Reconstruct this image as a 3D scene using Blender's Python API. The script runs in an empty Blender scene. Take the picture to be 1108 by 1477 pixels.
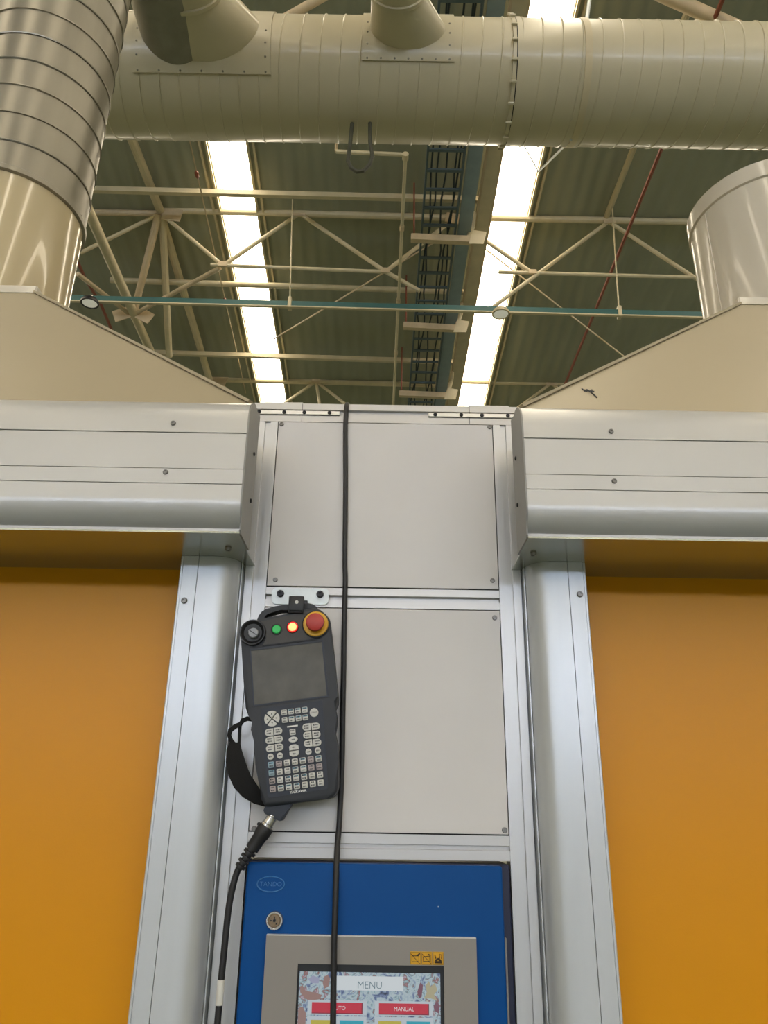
import bpy, bmesh, math, random
from mathutils import Vector, Matrix
random.seed(7)
SC = bpy.context.scene
COL = SC.collection
PI = math.pi
R = math.radians

# ------------------------------------------------------------------ camera, world, light, exposure
cd = bpy.data.cameras.new('camera')
cam = bpy.data.objects.new('camera', cd)
COL.objects.link(cam)
cd.sensor_fit = 'VERTICAL'
cd.sensor_height = 24.0
cd.lens = 1109.0 / 1477.0 * 24.0
cd.clip_start = 0.02
_th, _ro = R(21.3), R(0.93)
_X = Vector((1, 0, 0)); _U = Vector((0, -math.sin(_th), math.cos(_th))); _F = Vector((0, math.cos(_th), math.sin(_th)))
_r = math.cos(_ro) * _X + math.sin(_ro) * _U
_u = -math.sin(_ro) * _X + math.cos(_ro) * _U
cam.matrix_world = Matrix(((_r.x, _u.x, -_F.x, 0), (_r.y, _u.y, -_F.y, 0), (_r.z, _u.z, -_F.z, 1.6), (0, 0, 0, 1)))
SC.camera = cam

SKY_STRENGTH = 9.5         # daylight through the translucent roof strips
WINDOW_STRENGTH = 15.5      # daylight through the window band in the far wall behind the camera
w = bpy.data.worlds.new('world'); SC.world = w; w.use_nodes = True
w.node_tree.nodes['Background'].inputs['Color'].default_value = (0.75, 0.85, 1.0, 1)
w.node_tree.nodes['Background'].inputs['Strength'].default_value = 1.0
SC.view_settings.view_transform = 'Standard'
SC.view_settings.look = 'None'
SC.view_settings.exposure = 0.0
SC.view_settings.gamma = 1.0
SC.view_settings.use_curve_mapping = False
SC.cycles.max_bounces = 8
SC.cycles.diffuse_bounces = 5
SC.cycles.glossy_bounces = 4
SC.cycles.sample_clamp_indirect = 6.0
SC.cycles.use_denoising = True

# ------------------------------------------------------------------ materials
def lin(c):
    if isinstance(c, str):
        c = [int(c[i:i + 2], 16) / 255 for i in (1, 3, 5)]
        c = [x / 12.92 if x <= 0.04045 else ((x + 0.055) / 1.055) ** 2.4 for x in c]
    return tuple(c)[:3] + (1.0,)

def mat(name, color, rough=0.5, metal=0.0, var=0.0, scale=20.0, stretch=(1, 1, 1), bump=0.0, bscale=200.0,
        spec=0.5, coat=0.0, emit=None, estr=0.0, rvar=0.0):
    m = bpy.data.materials.new(name); m.use_nodes = True
    nt = m.node_tree; b = nt.nodes['Principled BSDF']
    c = lin(color)
    b.inputs['Base Color'].default_value = c
    b.inputs['Roughness'].default_value = rough
    b.inputs['Metallic'].default_value = metal
    b.inputs['Specular IOR Level'].default_value = spec
    b.inputs['Coat Weight'].default_value = coat
    if emit is not None:
        b.inputs['Emission Color'].default_value = lin(emit)
        b.inputs['Emission Strength'].default_value = estr
    if var > 0 or bump > 0 or rvar > 0:
        tc = nt.nodes.new('ShaderNodeTexCoord'); mp = nt.nodes.new('ShaderNodeMapping')
        mp.inputs['Scale'].default_value = stretch
        nt.links.new(tc.outputs['Object'], mp.inputs['Vector'])
    if var > 0 or rvar > 0:
        n = nt.nodes.new('ShaderNodeTexNoise'); n.inputs['Scale'].default_value = scale; n.inputs['Detail'].default_value = 5
        nt.links.new(mp.outputs['Vector'], n.inputs['Vector'])
    if var > 0:
        r = nt.nodes.new('ShaderNodeValToRGB')
        r.color_ramp.elements[0].position = 0.3; r.color_ramp.elements[1].position = 0.72
        r.color_ramp.elements[0].color = tuple(x * (1 - var) for x in c[:3]) + (1,)
        r.color_ramp.elements[1].color = tuple(min(1, x * (1 + var * 0.7)) for x in c[:3]) + (1,)
        nt.links.new(n.outputs['Fac'], r.inputs['Fac']); nt.links.new(r.outputs['Color'], b.inputs['Base Color'])
    if rvar > 0:
        mr = nt.nodes.new('ShaderNodeMapRange')
        mr.inputs['To Min'].default_value = max(0.03, rough - rvar); mr.inputs['To Max'].default_value = min(1, rough + rvar)
        nt.links.new(n.outputs['Fac'], mr.inputs['Value']); nt.links.new(mr.outputs['Result'], b.inputs['Roughness'])
    if bump > 0:
        n2 = nt.nodes.new('ShaderNodeTexNoise'); n2.inputs['Scale'].default_value = bscale; n2.inputs['Detail'].default_value = 3
        nt.links.new(mp.outputs['Vector'], n2.inputs['Vector'])
        bp = nt.nodes.new('ShaderNodeBump'); bp.inputs['Strength'].default_value = bump; bp.inputs['Distance'].default_value = 0.002
        nt.links.new(n2.outputs['Fac'], bp.inputs['Height']); nt.links.new(bp.outputs['Normal'], b.inputs['Normal'])
    return m

M = {}
M['panel'] = mat('painted_grey_panel', '#d3d0cf', 0.5, 0.0, var=0.03, scale=6, bump=0.04, bscale=900)
M['alu'] = mat('anodised_aluminium', '#c6c6c6', 0.36, 0.5, var=0.04, scale=40, stretch=(1, 1, 0.02))
M['alu_x'] = mat('anodised_aluminium_rail', '#c2c0be', 0.36, 0.45, var=0.04, scale=40, stretch=(0.02, 1, 1))
M['joint'] = mat('bare_aluminium_strip', '#dedcd8', 0.3, 0.5)
M['cover'] = mat('powder_coated_cover', '#c3c2c0', 0.3, 0.25, var=0.02, scale=5, bump=0.05, bscale=1200)
M['guide'] = mat('guide_rail_aluminium', '#c6c9cc', 0.3, 0.35, var=0.03, scale=30, stretch=(1, 1, 0.02))
M['cap'] = mat('shaded_end_cap', '#8b8a87', 0.5, 0.2, var=0.04, scale=30)  # darker grey than the covers: the cap's shade is in its colour
M['seam'] = mat('dark_gap', '#2a2a2c', 0.8)
M['orange'] = mat('orange_pvc_curtain', '#da9400', 0.36, 0.0, var=0.03, scale=3, bump=0.05, bscale=400, spec=0.3)
M['blue'] = mat('blue_painted_steel', '#06478a', 0.45, 0.0, var=0.05, scale=8, bump=0.05, bscale=700, spec=0.12)
M['navy'] = mat('dark_navy_steel', '#161c3c', 0.45)
M['bezel'] = mat('grey_bezel', '#8d8884', 0.5, 0.1)
M['black'] = mat('black_plastic', '#16171a', 0.45, var=0.1, scale=80)
M['rubber'] = mat('black_rubber', '#1e1d1f', 0.5, var=0.12, scale=60)
M['webbing'] = mat('black_webbing', '#0c0c0e', 0.85, bump=0.4, bscale=1500)
M['housing'] = mat('charcoal_plastic_housing', '#2e3138', 0.55, bump=0.15, bscale=1800, var=0.06, scale=40)
M['fascia'] = mat('dark_slate_fascia', '#232936', 0.5, var=0.05, scale=50)
M['headplate'] = mat('warm_charcoal_plate', '#3f3d3c', 0.55)
M['glass'] = mat('grey_screen_glass', '#5c5950', 0.2, 0.0, var=0.2, scale=26, spec=0.12)  # mottled tone: smudges, also painted in for the screen's reflections
M['key'] = mat('pale_grey_key', '#c9c9c6', 0.5)
M['key_blue'] = mat('pale_blue_key', '#8fa6b4', 0.5)
M['key_pink'] = mat('warm_grey_key', '#a79c9d', 0.5)
M['print'] = mat('dark_print', '#3a3d42', 0.7)
M['print_blue'] = mat('blue_print', '#5f93ab', 0.6)
M['print_white'] = mat('white_print', '#e2e2de', 0.6)
M['yellow'] = mat('yellow_collar', '#d9a514', 0.42)
M['red'] = mat('red_mushroom', '#b23a34', 0.42)
M['red_ring'] = mat('red_lens_ring', '#d01818', 0.3, emit='#ff1a10', estr=0.55)
M['lit'] = mat('lit_amber_lens', '#ffb070', 0.3, emit='#ffb26a', estr=1.3)
M['green'] = mat('green_lens', '#19b24c', 0.3, emit='#10a040', estr=0.12)
M['key_metal'] = mat('dull_key_metal', '#8e8f92', 0.4, 0.3)
M['loop'] = mat('olive_cable', '#4b4a3c', 0.6)
M['steel'] = mat('bright_steel', '#c8c4bc', 0.25, 0.9)
M['zinc'] = mat('zinc_plate', '#ccd2d2', 0.4, 0.35, var=0.08, scale=60)
M['bolt'] = mat('black_oxide_bolt', '#26262a', 0.4, 0.5)
M['label_y'] = mat('yellow_label', '#d7a21a', 0.5)
M['label_k'] = mat('dark_brown_print', '#33200c', 0.6)
M['white_sleeve'] = mat('white_sleeve', '#d4d2cc', 0.5)
M['cream'] = mat('cream_painted_duct', '#c8bea2', 0.3, 0.0, var=0.05, scale=3, bump=0.05, bscale=60, coat=0.12, rvar=0.06)
M['cream_hood'] = mat('cream_painted_hood', '#a89c82', 0.42, 0.0, var=0.03, scale=2.5, bump=0.06, bscale=500)
M['pale_duct'] = mat('pale_glossy_duct', '#d2cabb', 0.2, 0.0, var=0.03, scale=4, bump=0.05, bscale=50, coat=0.3)
M['silver'] = mat('galvanised_duct', '#918c80', 0.33, 0.6, var=0.12, scale=6, stretch=(2, 2, 0.35), bump=0.3, bscale=9, rvar=0.10)
M['cream_gloss'] = mat('cream_gloss_duct', '#c6b694', 0.16, 0.0, var=0.04, scale=3, bump=0.25, bscale=10, stretch=(1, 1, 0.3), coat=0.5)
M['steel_paint'] = mat('cream_steelwork', '#cdbf9d', 0.5, 0.0, var=0.1, scale=4)
M['steel_warm'] = mat('aged_cream_steelwork', '#cbb694', 0.55, 0.0, var=0.14, scale=5)
M['tray'] = mat('hazed_grey_tray', '#566469', 0.5, 0.2, var=0.1, scale=8)  # blue-grey tint puts the hall's haze into the colour
M['trough'] = mat('pale_trough', '#8a979a', 0.55, 0.1, var=0.08, scale=6)
M['tray_cable'] = mat('dark_cable_sheath', '#2c363c', 0.6)
M['teal'] = mat('teal_rail', '#36625f', 0.5, 0.1, var=0.08, scale=4)
M['red_pipe'] = mat('red_brown_pipe', '#8d4a36', 0.5, var=0.1, scale=6)
M['diffuser'] = mat('white_diffuser', '#d8d8cc', 0.4, emit='#f4f0dc', estr=0.28)
M['roof'] = mat('roof_lining', '#9a9a84', 0.85, 0.0, var=0.1, scale=1.2, stretch=(1.0, 0.3, 1))
_nt = M['roof'].node_tree; _b = _nt.nodes['Principled BSDF']; _wv = _nt.nodes.new('ShaderNodeTexWave'); _wv.bands_direction = 'X'; _wv.inputs['Scale'].default_value = 1.25
_tc = _nt.nodes.new('ShaderNodeTexCoord'); _nt.links.new(_tc.outputs['Object'], _wv.inputs['Vector']); _bp = _nt.nodes.new('ShaderNodeBump'); _bp.inputs['Distance'].default_value = 0.04; _bp.inputs['Strength'].default_value = 0.6
_nt.links.new(_wv.outputs['Fac'], _bp.inputs['Height']); _nt.links.new(_bp.outputs['Normal'], _b.inputs['Normal'])
M['floor'] = mat('green_floor', '#5e695a', 0.35, 0.0, var=0.1, scale=0.6)
M['wall'] = mat('hall_wall', '#b8b4a6', 0.8, 0.0, var=0.06, scale=0.5)
M['sky_pane'] = mat('translucent_roof_pane', '#f4f4ec', 0.5, emit='#fff0d6', estr=SKY_STRENGTH)
M['win_pane'] = mat('daylit_window_pane', '#f4f6f8', 0.5, emit='#d8e6ff', estr=WINDOW_STRENGTH)

def emission(name, color, s):
    m = bpy.data.materials.new(name); m.use_nodes = True
    b = m.node_tree.nodes['Principled BSDF']
    b.inputs['Base Color'].default_value = (0.02, 0.02, 0.02, 1); b.inputs['Roughness'].default_value = 0.3
    b.inputs['Emission Color'].default_value = lin(color); b.inputs['Emission Strength'].default_value = s
    return m
E = 0.62
for k, c in dict(scr_white='#e6eef2', scr_border='#cdd8e0', scr_red='#d5314a', scr_yellow='#cdbf4a', scr_cyan='#2fb0c6', scr_text='#6f8a96',
                 scr_red_dark='#8c2a44', scr_lilac='#a9acc8', scr_pale='#f4eef0', scr_skin='#a5837c', scr_maroon='#85586a', scr_straw='#bdb594').items():
    M[k] = emission(k, c, E)

def screen_art():
    m = bpy.data.materials.new('screen_picture'); m.use_nodes = True
    nt = m.node_tree; b = nt.nodes['Principled BSDF']
    tc = nt.nodes.new('ShaderNodeTexCoord')
    v = nt.nodes.new('ShaderNodeTexNoise'); v.inputs['Scale'].default_value = 85; v.inputs['Detail'].default_value = 4; v.inputs['Distortion'].default_value = 1.5
    nt.links.new(tc.outputs['Object'], v.inputs['Vector'])
    r = nt.nodes.new('ShaderNodeValToRGB'); cr = r.color_ramp
    cr.elements[0].position = 0.28; cr.elements[0].color = lin('#33415a')
    cr.elements[1].position = 0.75; cr.elements[1].color = lin('#d6d2a8')
    for p, c in ((0.38, '#7387b4'), (0.46, '#b9cfdc'), (0.53, '#cfe0e6'), (0.58, '#8fb9c6'), (0.63, '#a05a50'), (0.68, '#c9c0d4')):
        e = cr.elements.new(p); e.color = lin(c)
    nt.links.new(v.outputs['Fac'], r.inputs['Fac'])
    nt.links.new(r.outputs['Color'], b.inputs['Emission Color'])
    b.inputs['Emission Strength'].default_value = E * 0.9
    b.inputs['Base Color'].default_value = (0.02, 0.02, 0.02, 1)
    return m
M['scr_art'] = screen_art()

# ------------------------------------------------------------------ helpers
W = {}          # object name -> world matrix, kept by hand

def link(o, parent=None):
    COL.objects.link(o)
    if parent is not None:
        o.parent = parent
    return o

def thing(name, label, cat, loc=(0, 0, 0), rot=(0, 0, 0), group=None):
    o = bpy.data.objects.new(name, None); COL.objects.link(o)
    o.empty_display_size = 0.05
    o.location = loc; o.rotation_euler = rot
    o['label'] = label; o['category'] = cat
    if group: o['group'] = group
    from mathutils import Euler
    W[o.name] = Matrix.Translation(loc) @ Euler(rot).to_matrix().to_4x4()
    return o

def tag(o, label, cat, group=None):
    o['label'] = label; o['category'] = cat
    if group: o['group'] = group
    return o

def frames(pts):
    pts = [Vector(p) for p in pts]
    T = []
    for i in range(len(pts)):
        a = pts[max(0, i - 1)]; b = pts[min(len(pts) - 1, i + 1)]
        T.append((b - a).normalized())
    n = T[0].orthogonal().normalized()
    out = []
    for i, t in enumerate(T):
        n = (n - t * n.dot(t))
        n = n.normalized() if n.length > 1e-6 else t.orthogonal().normalized()
        out.append((pts[i], t, n, t.cross(n)))
    return out

class MB:
    def __init__(s): s.bm = bmesh.new()
    def box(s, lo, hi, bev=0.0, seg=2):
        lo, hi = Vector(lo), Vector(hi)
        r = bmesh.ops.create_cube(s.bm, size=1, matrix=Matrix.Translation((lo + hi) / 2) @ Matrix.Diagonal((*(hi - lo), 1)))
        if bev > 0:
            es = list({e for v in r['verts'] for e in v.link_edges})
            bmesh.ops.bevel(s.bm, geom=es, offset=bev, segments=seg, profile=0.5, affect='EDGES')
        return s
    def tube(s, pts, r, n=8, caps=True, ry=None):
        rs = r if isinstance(r, (list, tuple)) else [r] * len(pts)
        rings = []
        for (p, t, a, b), rr in zip(frames(pts), rs):
            rings.append([s.bm.verts.new(p + a * (rr * math.cos(2 * PI * k / n)) + b * ((ry or rr) * math.sin(2 * PI * k / n))) for k in range(n)])
        for q, w_ in zip(rings, rings[1:]):
            for k in range(n):
                s.bm.faces.new((q[k], q[(k + 1) % n], w_[(k + 1) % n], w_[k]))
        if caps:
            s.bm.faces.new(rings[0][::-1]); s.bm.faces.new(rings[-1])
        return s
    def bar(s, p0, p1, wdt, hgt, up=(0, 0, 1)):
        p0, p1 = Vector(p0), Vector(p1); t = (p1 - p0).normalized()
        a = t.cross(Vector(up)).normalized(); b = a.cross(t)
        v = [[s.bm.verts.new(p + a * (wdt / 2 * i) + b * (hgt / 2 * j)) for i, j in ((-1, -1), (1, -1), (1, 1), (-1, 1))] for p in (p0, p1)]
        for k in range(4): s.bm.faces.new((v[0][k], v[0][(k + 1) % 4], v[1][(k + 1) % 4], v[1][k]))
        s.bm.faces.new(v[0][::-1]); s.bm.faces.new(v[1])
        return s
    def prism(s, poly, f0, f1):            # f0 / f1 map (a, b) to a 3-D point at each end
        v0 = [s.bm.verts.new(f0(*p)) for p in poly]; v1 = [s.bm.verts.new(f1(*p)) for p in poly]
        n = len(poly)
        for k in range(n): s.bm.faces.new((v0[k], v0[(k + 1) % n], v1[(k + 1) % n], v1[k]))
        s.bm.faces.new(v0[::-1]); s.bm.faces.new(v1)
        return s
    def lathe(s, prof, origin, axis=(0, -1, 0), n=24):   # prof = [(radius, height)]
        o = Vector(origin); ax = Vector(axis).normalized(); a = ax.orthogonal().normalized(); b = ax.cross(a)
        rings = []
        for r, h in prof:
            if r < 1e-6: rings.append([s.bm.verts.new(o + ax * h)])
            else: rings.append([s.bm.verts.new(o + ax * h + a * (r * math.cos(2 * PI * k / n)) + b * (r * math.sin(2 * PI * k / n))) for k in range(n)])
        for q, w_ in zip(rings, rings[1:]):
            for k in range(n):
                k2 = (k + 1) % n
                if len(q) == 1 and len(w_) == 1: continue
                if len(q) == 1: s.bm.faces.new((q[0], w_[k2], w_[k]))
                elif len(w_) == 1: s.bm.faces.new((q[k], q[k2], w_[0]))
                else: s.bm.faces.new((q[k], q[k2], w_[k2], w_[k]))
        if len(rings[0]) > 1: s.bm.faces.new(rings[0][::-1])
        if len(rings[-1]) > 1: s.bm.faces.new(rings[-1])
        return s
    def grid(s, rows):
        v = [[s.bm.verts.new(p) for p in row] for row in rows]
        for a, b in zip(v, v[1:]):
            for k in range(len(a) - 1): s.bm.faces.new((a[k], a[k + 1], b[k + 1], b[k]))
        return s
    def mesh(s, name, m, sharp=35, inv=None):
        bmesh.ops.recalc_face_normals(s.bm, faces=s.bm.faces[:])
        if inv is not None: s.bm.transform(inv)
        me = bpy.data.meshes.new(name); s.bm.to_mesh(me); s.bm.free()
        for p in me.polygons: p.use_smooth = True
        me.set_sharp_from_angle(angle=R(sharp))
        me.materials.append(M[m] if isinstance(m, str) else m)
        return me
    def build(s, name, m, parent=None, sharp=35, local=False):
        inv = None
        if parent is not None and not local: inv = W[parent.name].inverted()
        o = bpy.data.objects.new(name, s.mesh(name, m, sharp, inv))
        link(o, parent)
        W[o.name] = W[parent.name] if parent is not None else Matrix.Identity(4)
        return o

def inst(me, name, mw, parent=None, local=False):
    o = bpy.data.objects.new(name, me); link(o, parent)
    if parent is None: o.matrix_world = mw
    elif local: o.matrix_local = mw
    else: o.matrix_local = W[parent.name].inverted() @ mw
    W[o.name] = (W[parent.name] @ mw if local else mw) if parent is not None else mw
    return o

def shape(name, o, **k):
    for a, b in k.items(): o[a] = b
    return o

def structure(o):
    o['kind'] = 'structure'; return o

def text(body, size, origin, m, parent, name='lettering', depth=0.0003, right=(1, 0, 0), up=(0, 0, 1), local=False, align='CENTER', sx=1.0, off=0.0):
    cu = bpy.data.curves.new(name, 'FONT'); cu.body = body; cu.size = size; cu.align_x = align; cu.align_y = 'CENTER'
    cu.extrude = depth; cu.resolution_u = 3; cu.offset = off
    t = bpy.data.objects.new(name, cu); COL.objects.link(t)
    bpy.context.view_layer.update()
    me = bpy.data.meshes.new_from_object(t.evaluated_get(bpy.context.evaluated_depsgraph_get()))
    bpy.data.objects.remove(t); bpy.data.curves.remove(cu)
    r, u = Vector(right), Vector(up); n = r.cross(u)
    mt = Matrix(((r.x * sx, u.x, n.x, origin[0]), (r.y * sx, u.y, n.y, origin[1]), (r.z * sx, u.z, n.z, origin[2]), (0, 0, 0, 1)))
    if parent is not None and not local: mt = W[parent.name].inverted() @ mt
    me.transform(mt); me.materials.clear(); me.materials.append(M[m])
    o = bpy.data.objects.new(name, me); link(o, parent)
    W[o.name] = W[parent.name] if parent is not None else Matrix.Identity(4)
    return o

def rot_to(axis, loc):   # matrix taking local -Y (front) kept; used for screws facing a given axis (local +Z = axis)
    z = Vector(axis).normalized(); x = z.orthogonal().normalized(); y = z.cross(x)
    return Matrix(((x.x, y.x, z.x, loc[0]), (x.y, y.y, z.y, loc[1]), (x.z, y.z, z.z, loc[2]), (0, 0, 0, 1)))

# shared small hardware meshes (local +Z points out of the surface)
def screw_mesh(r, h, m, socket=True, name='screw'):
    b = MB()
    if socket:
        b.lathe([(r, 0), (r, h * 0.45), (r * 0.8, h), (r * 0.42, h), (r * 0.42, h * 0.5), (0, h * 0.5)], (0, 0, 0), (0, 0, 1), 14)
    else:
        b.lathe([(r, 0), (r * 0.95, h * 0.5), (r * 0.6, h * 0.95), (0, h)], (0, 0, 0), (0, 0, 1), 14)
    return b.mesh(name, m, 30)
M['screw_steel'] = mat('dull_screw_steel', '#7d7b78', 0.35, 0.6)
SCREW = screw_mesh(0.0042, 0.0028, 'screw_steel')
SCREW_DOME = screw_mesh(0.0052, 0.004, 'screw_steel')
BOLT_BLACK = screw_mesh(0.0062, 0.006, 'bolt', name='bolt')
BOLT_SMALL = screw_mesh(0.0036, 0.002, 'bolt', name='bolt')
RIVET = screw_mesh(0.006, 0.004, 'silver', False, name='rivet')
FRONT = (0, -1, 0)

# ------------------------------------------------------------------ the hall: floor, walls, roof, roof strips
def RF(x, y, off=0.0):       # roof plane: it falls away from a ridge above the camera; the hall lies a little askew to the cell
    return Vector((x - 0.0125 * y, y, 12.7 - 0.112 * abs(y) + off))
XW, YB, YF = 26.0, -32.0, 27.0
structure(MB().box((-XW, YB, -0.2), (XW, YF, 0)).build('floor', 'floor'))
structure(MB().box((-XW - 0.3, YB, 0), (-XW, YF, 13)).build('wall_left', 'wall'))
structure(MB().box((XW, YB, 0), (XW + 0.3, YF, 13)).build('wall_right', 'wall'))
structure(MB().box((-XW, YF, 0), (XW, YF + 0.3, 13)).build('wall_front', 'wall'))
wb = MB()
wb.box((-XW, YB - 0.3, 0), (XW, YB, 6.3)).box((-XW, YB - 0.3, 7.9), (XW, YB, 12.6))
structure(wb.build('wall_back', 'wall'))
wf = MB()
for k in range(27): wf.box((-26 + 2 * k - 0.04, YB - 0.2, 6.3), (-26 + 2 * k + 0.04, YB, 7.9))
wn = structure(wf.build('window_1', 'wall'))
for k in range(26):
    structure(MB().box((-26 + 2 * k + 0.04, YB - 0.16, 6.3), (-26 + 2 * k + 1.96, YB - 0.12, 7.9)).build('pane', 'win_pane', wn))

strips = [(-2.83 - 4.8 * k, -2.217 - 4.8 * k) for k in range(4, 0, -1)] + [(-2.83, -2.217), (1.97, 2.587)] + [(1.97 + 4.8 * k, 2.587 + 4.8 * k) for k in range(1, 5)]
edges = [-XW] + [e for s_ in strips for e in s_] + [XW]
cb = MB()
for a, b in zip(edges[::2], edges[1::2]):
    for y0, y1 in ((YB, 0.0), (0.0, YF)):
        lo = [RF(a, y0), RF(b, y0), RF(b, y1), RF(a, y1)]
        up = [p + Vector((0, 0, 0.25)) for p in lo]
        vs = [cb.bm.verts.new(p) for p in lo + up]
        for f in ((0, 1, 2, 3), (4, 5, 6, 7), (0, 1, 5, 4), (1, 2, 6, 5), (2, 3, 7, 6), (3, 0, 4, 7)): cb.bm.faces.new([vs[i] for i in f])
structure(cb.build('ceiling', 'roof'))

def skylight(a, b, name, things):
    if things:
        o = thing(name, things, 'skylight', RF((a + b) / 2, 0), group=None)
    else:
        o = bpy.data.objects.new(name, None); COL.objects.link(o); W[o.name] = Matrix.Identity(4); o['kind'] = 'structure'
    for y0, y1 in ([(YB + 4 * k, YB + 4 * k + 4) for k in range(8)] + [(2.45 * k, min(YF, 2.45 * k + 2.45)) for k in range(11)]):
        m_ = MB(); g = 0.006
        lo = [RF(a, y0 + g, 0.05), RF(b, y0 + g, 0.05), RF(b, y1 - g, 0.05), RF(a, y1 - g, 0.05)]
        vs = [m_.bm.verts.new(p) for p in lo + [p + Vector((0, 0, 0.02)) for p in lo]]
        for f in ((0, 1, 2, 3), (4, 5, 6, 7), (0, 1, 5, 4), (1, 2, 6, 5), (2, 3, 7, 6), (3, 0, 4, 7)): m_.bm.faces.new([vs[i] for i in f])
        m_.build('pane', 'sky_pane', o)
    for x, d in ((a, -1), (b, 1)):
        for off in (0.03, 0.13):
            t = MB()
            for y0, y1 in ((YB, 0.0), (0.0, YF)): t.bar(RF(x + d * off, y0, -0.03), RF(x + d * off, y1, -0.03), 0.035, 0.06)
            t.build('edge_trim', 'steel_paint', o)
    return o
n_ = 2
for i, (a, b) in enumerate(strips):
    if i == 4: skylight(a, b, 'skylight', 'glowing white roof skylight strip on the far side of the silver duct')
    elif i == 5: skylight(a, b, 'skylight', 'glowing white roof skylight strip beside the cable ladder and the big cream beam')
    else: skylight(a, b, 'window_%d' % n_, None); n_ += 1

# ------------------------------------------------------------------ roof steelwork
def tube_part(p0, p1, r, parent, name='tube', m='steel_paint', n=10): return MB().tube([p0, p1], r, n).build(name, m, parent)
def plate_part(c, wx, wz, parent, tilt=0.0, name='gusset_plate'):
    b = MB(); b.box((-wx / 2, -0.01, -wz / 2), (wx / 2, 0.01, wz / 2), 0.004, 1)
    bmesh.ops.transform(b.bm, matrix=Matrix.Translation(c) @ Matrix.Rotation(tilt, 4, 'Y'), verts=b.bm.verts[:])
    return b.build(name, 'steel_warm', parent)

t1 = thing('roof_truss', 'nearer cream tubular roof truss with zigzag bracing, crossing both skylights', 'truss', (0, 10.8, 11.45))
tube_part((-9, 10.8, 11.43), (-4.05, 10.8, 11.42), 0.055, t1, 'chord', 'steel_warm')
tube_part((-4.05, 10.8, 11.50), (1.30, 10.8, 11.43), 0.06, t1, 'chord')
tube_part((1.60, 10.8, 11.44), (8.5, 10.8, 11.41), 0.06, t1, 'chord')
tube_part((-3.05, 10.8, 10.325), (-0.02, 10.8, 10.235), 0.032, t1, 'chord')
tube_part((1.9, 10.8, 10.27), (7.0, 10.8, 10.20), 0.032, t1, 'chord')
for p0, p1 in [((-4.043, 10.8, 11.42), (-2.84, 10.8, 10.31)), ((-1.587, 10.8, 11.47), (-2.84, 10.8, 10.31)), ((-1.587, 10.8, 11.47), (-0.04, 10.8, 10.24)),
               ((-0.04, 10.8, 10.24), (1.157, 10.8, 11.41)), ((1.157, 10.8, 11.41), (2.48, 10.8, 10.26)), ((3.897, 10.8, 11.40), (1.67, 10.8, 9.45)),
               ((3.897, 10.8, 11.40), (5.41, 10.8, 10.09)), ((-4.043, 10.8, 11.42), (-5.33, 10.8, 10.53)), ((-0.04, 10.8, 10.24), (0.55, 10.8, 9.85))]:
    tube_part(p0, p1, 0.035, t1, 'brace')
plate_part((-3.82, 10.76, 11.40), 0.34, 0.34, t1, 0.15); plate_part((1.25, 10.75, 11.35), 0.5, 0.22, t1, 0.2); plate_part((3.9, 10.76, 11.40), 0.22, 0.14, t1)
plate_part((-1.587, 10.76, 11.45), 0.22, 0.14, t1); plate_part((-2.84, 10.76, 10.32), 0.16, 0.10, t1); plate_part((-0.04, 10.76, 10.24), 0.16, 0.10, t1); plate_part((2.48, 10.76, 10.26), 0.14, 0.09, t1)

t2 = thing('roof_truss', 'farther cream roof truss low behind the column top, only its upper chord clear', 'truss', (0, 15.6, 10.95))
tube_part((-8, 15.6, 10.96), (1.7, 15.6, 10.875), 0.06, t2, 'chord')
tube_part((1.62, 15.6, 10.985), (8, 15.6, 10.965), 0.06, t2, 'chord')
for p0, p1 in [((-1.633, 15.6, 10.92), (-2.66, 15.6, 10.05)), ((-1.633, 15.6, 10.92), (-0.55, 15.6, 10.02)), ((-1.63, 15.6, 10.9), (-1.46, 15.6, 10.0)),
               ((3.85, 15.6, 10.97), (2.6, 15.6, 9.94)), ((-3.99, 15.6, 10.93), (-3.0, 15.6, 10.05)), ((3.85, 15.6, 10.97), (4.9, 15.6, 10.05))]:
    tube_part(p0, p1, 0.035, t2, 'brace')
plate_part((-3.9, 15.55, 10.88), 0.4, 0.3, t2, 0.3); plate_part((-1.63, 15.55, 10.9), 0.2, 0.12, t2); plate_part((3.85, 15.55, 10.95), 0.25, 0.14, t2)

t0 = thing('roof_truss', 'close pair of cream truss tubes above the big horizontal duct', 'truss', (0, 6.5, 12.0))
tube_part((2.35, 6.5, 11.71), (4.4, 6.5, 10.32), 0.085, t0, 'brace', 'steel_warm', 14)
tube_part((0.45, 6.5, 12.05), (-1.64, 6.5, 10.21), 0.055, t0, 'brace', 'steel_warm', 12)
tube_part((-2.0, 6.5, 11.97), (5.0, 6.5, 11.97), 0.055, t0, 'chord')
tube_part((-3.2, 6.5, 10.2), (6.0, 6.5, 10.2), 0.045, t0, 'chord')

lg = thing('roof_girder', 'cream tube fan meeting at plate nodes beside the silver duct', 'girder', (-4.4, 11, 11.4))
tube_part((-4.12, 8.0, 11.46), (-4.043, 10.75, 11.44), 0.075, lg, 'chord')
tube_part((-4.043, 10.85, 11.40), (-4.04, 15.5, 10.72), 0.075, lg, 'chord', 'steel_paint')
tube_part((-4.66, 8.9, 10.25), (-4.84, 14.6, 10.25), 0.085, lg, 'chord', 'steel_paint', 12)
tube_part((-4.06, 10.75, 11.36), (-4.80, 12.2, 10.20), 0.065, lg, 'brace', 'steel_warm')
tube_part((-4.02, 10.85, 11.36), (-4.44, 13.5, 10.20), 0.065, lg, 'brace')
tube_part((-5.33, 10.85, 10.13), (-4.86, 12.1, 10.24), 0.04, lg, 'brace', 'steel_warm')
tube_part((-2.90, 10.85, 10.30), (-4.70, 12.1, 10.24), 0.04, lg, 'brace', 'steel_warm')
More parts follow.
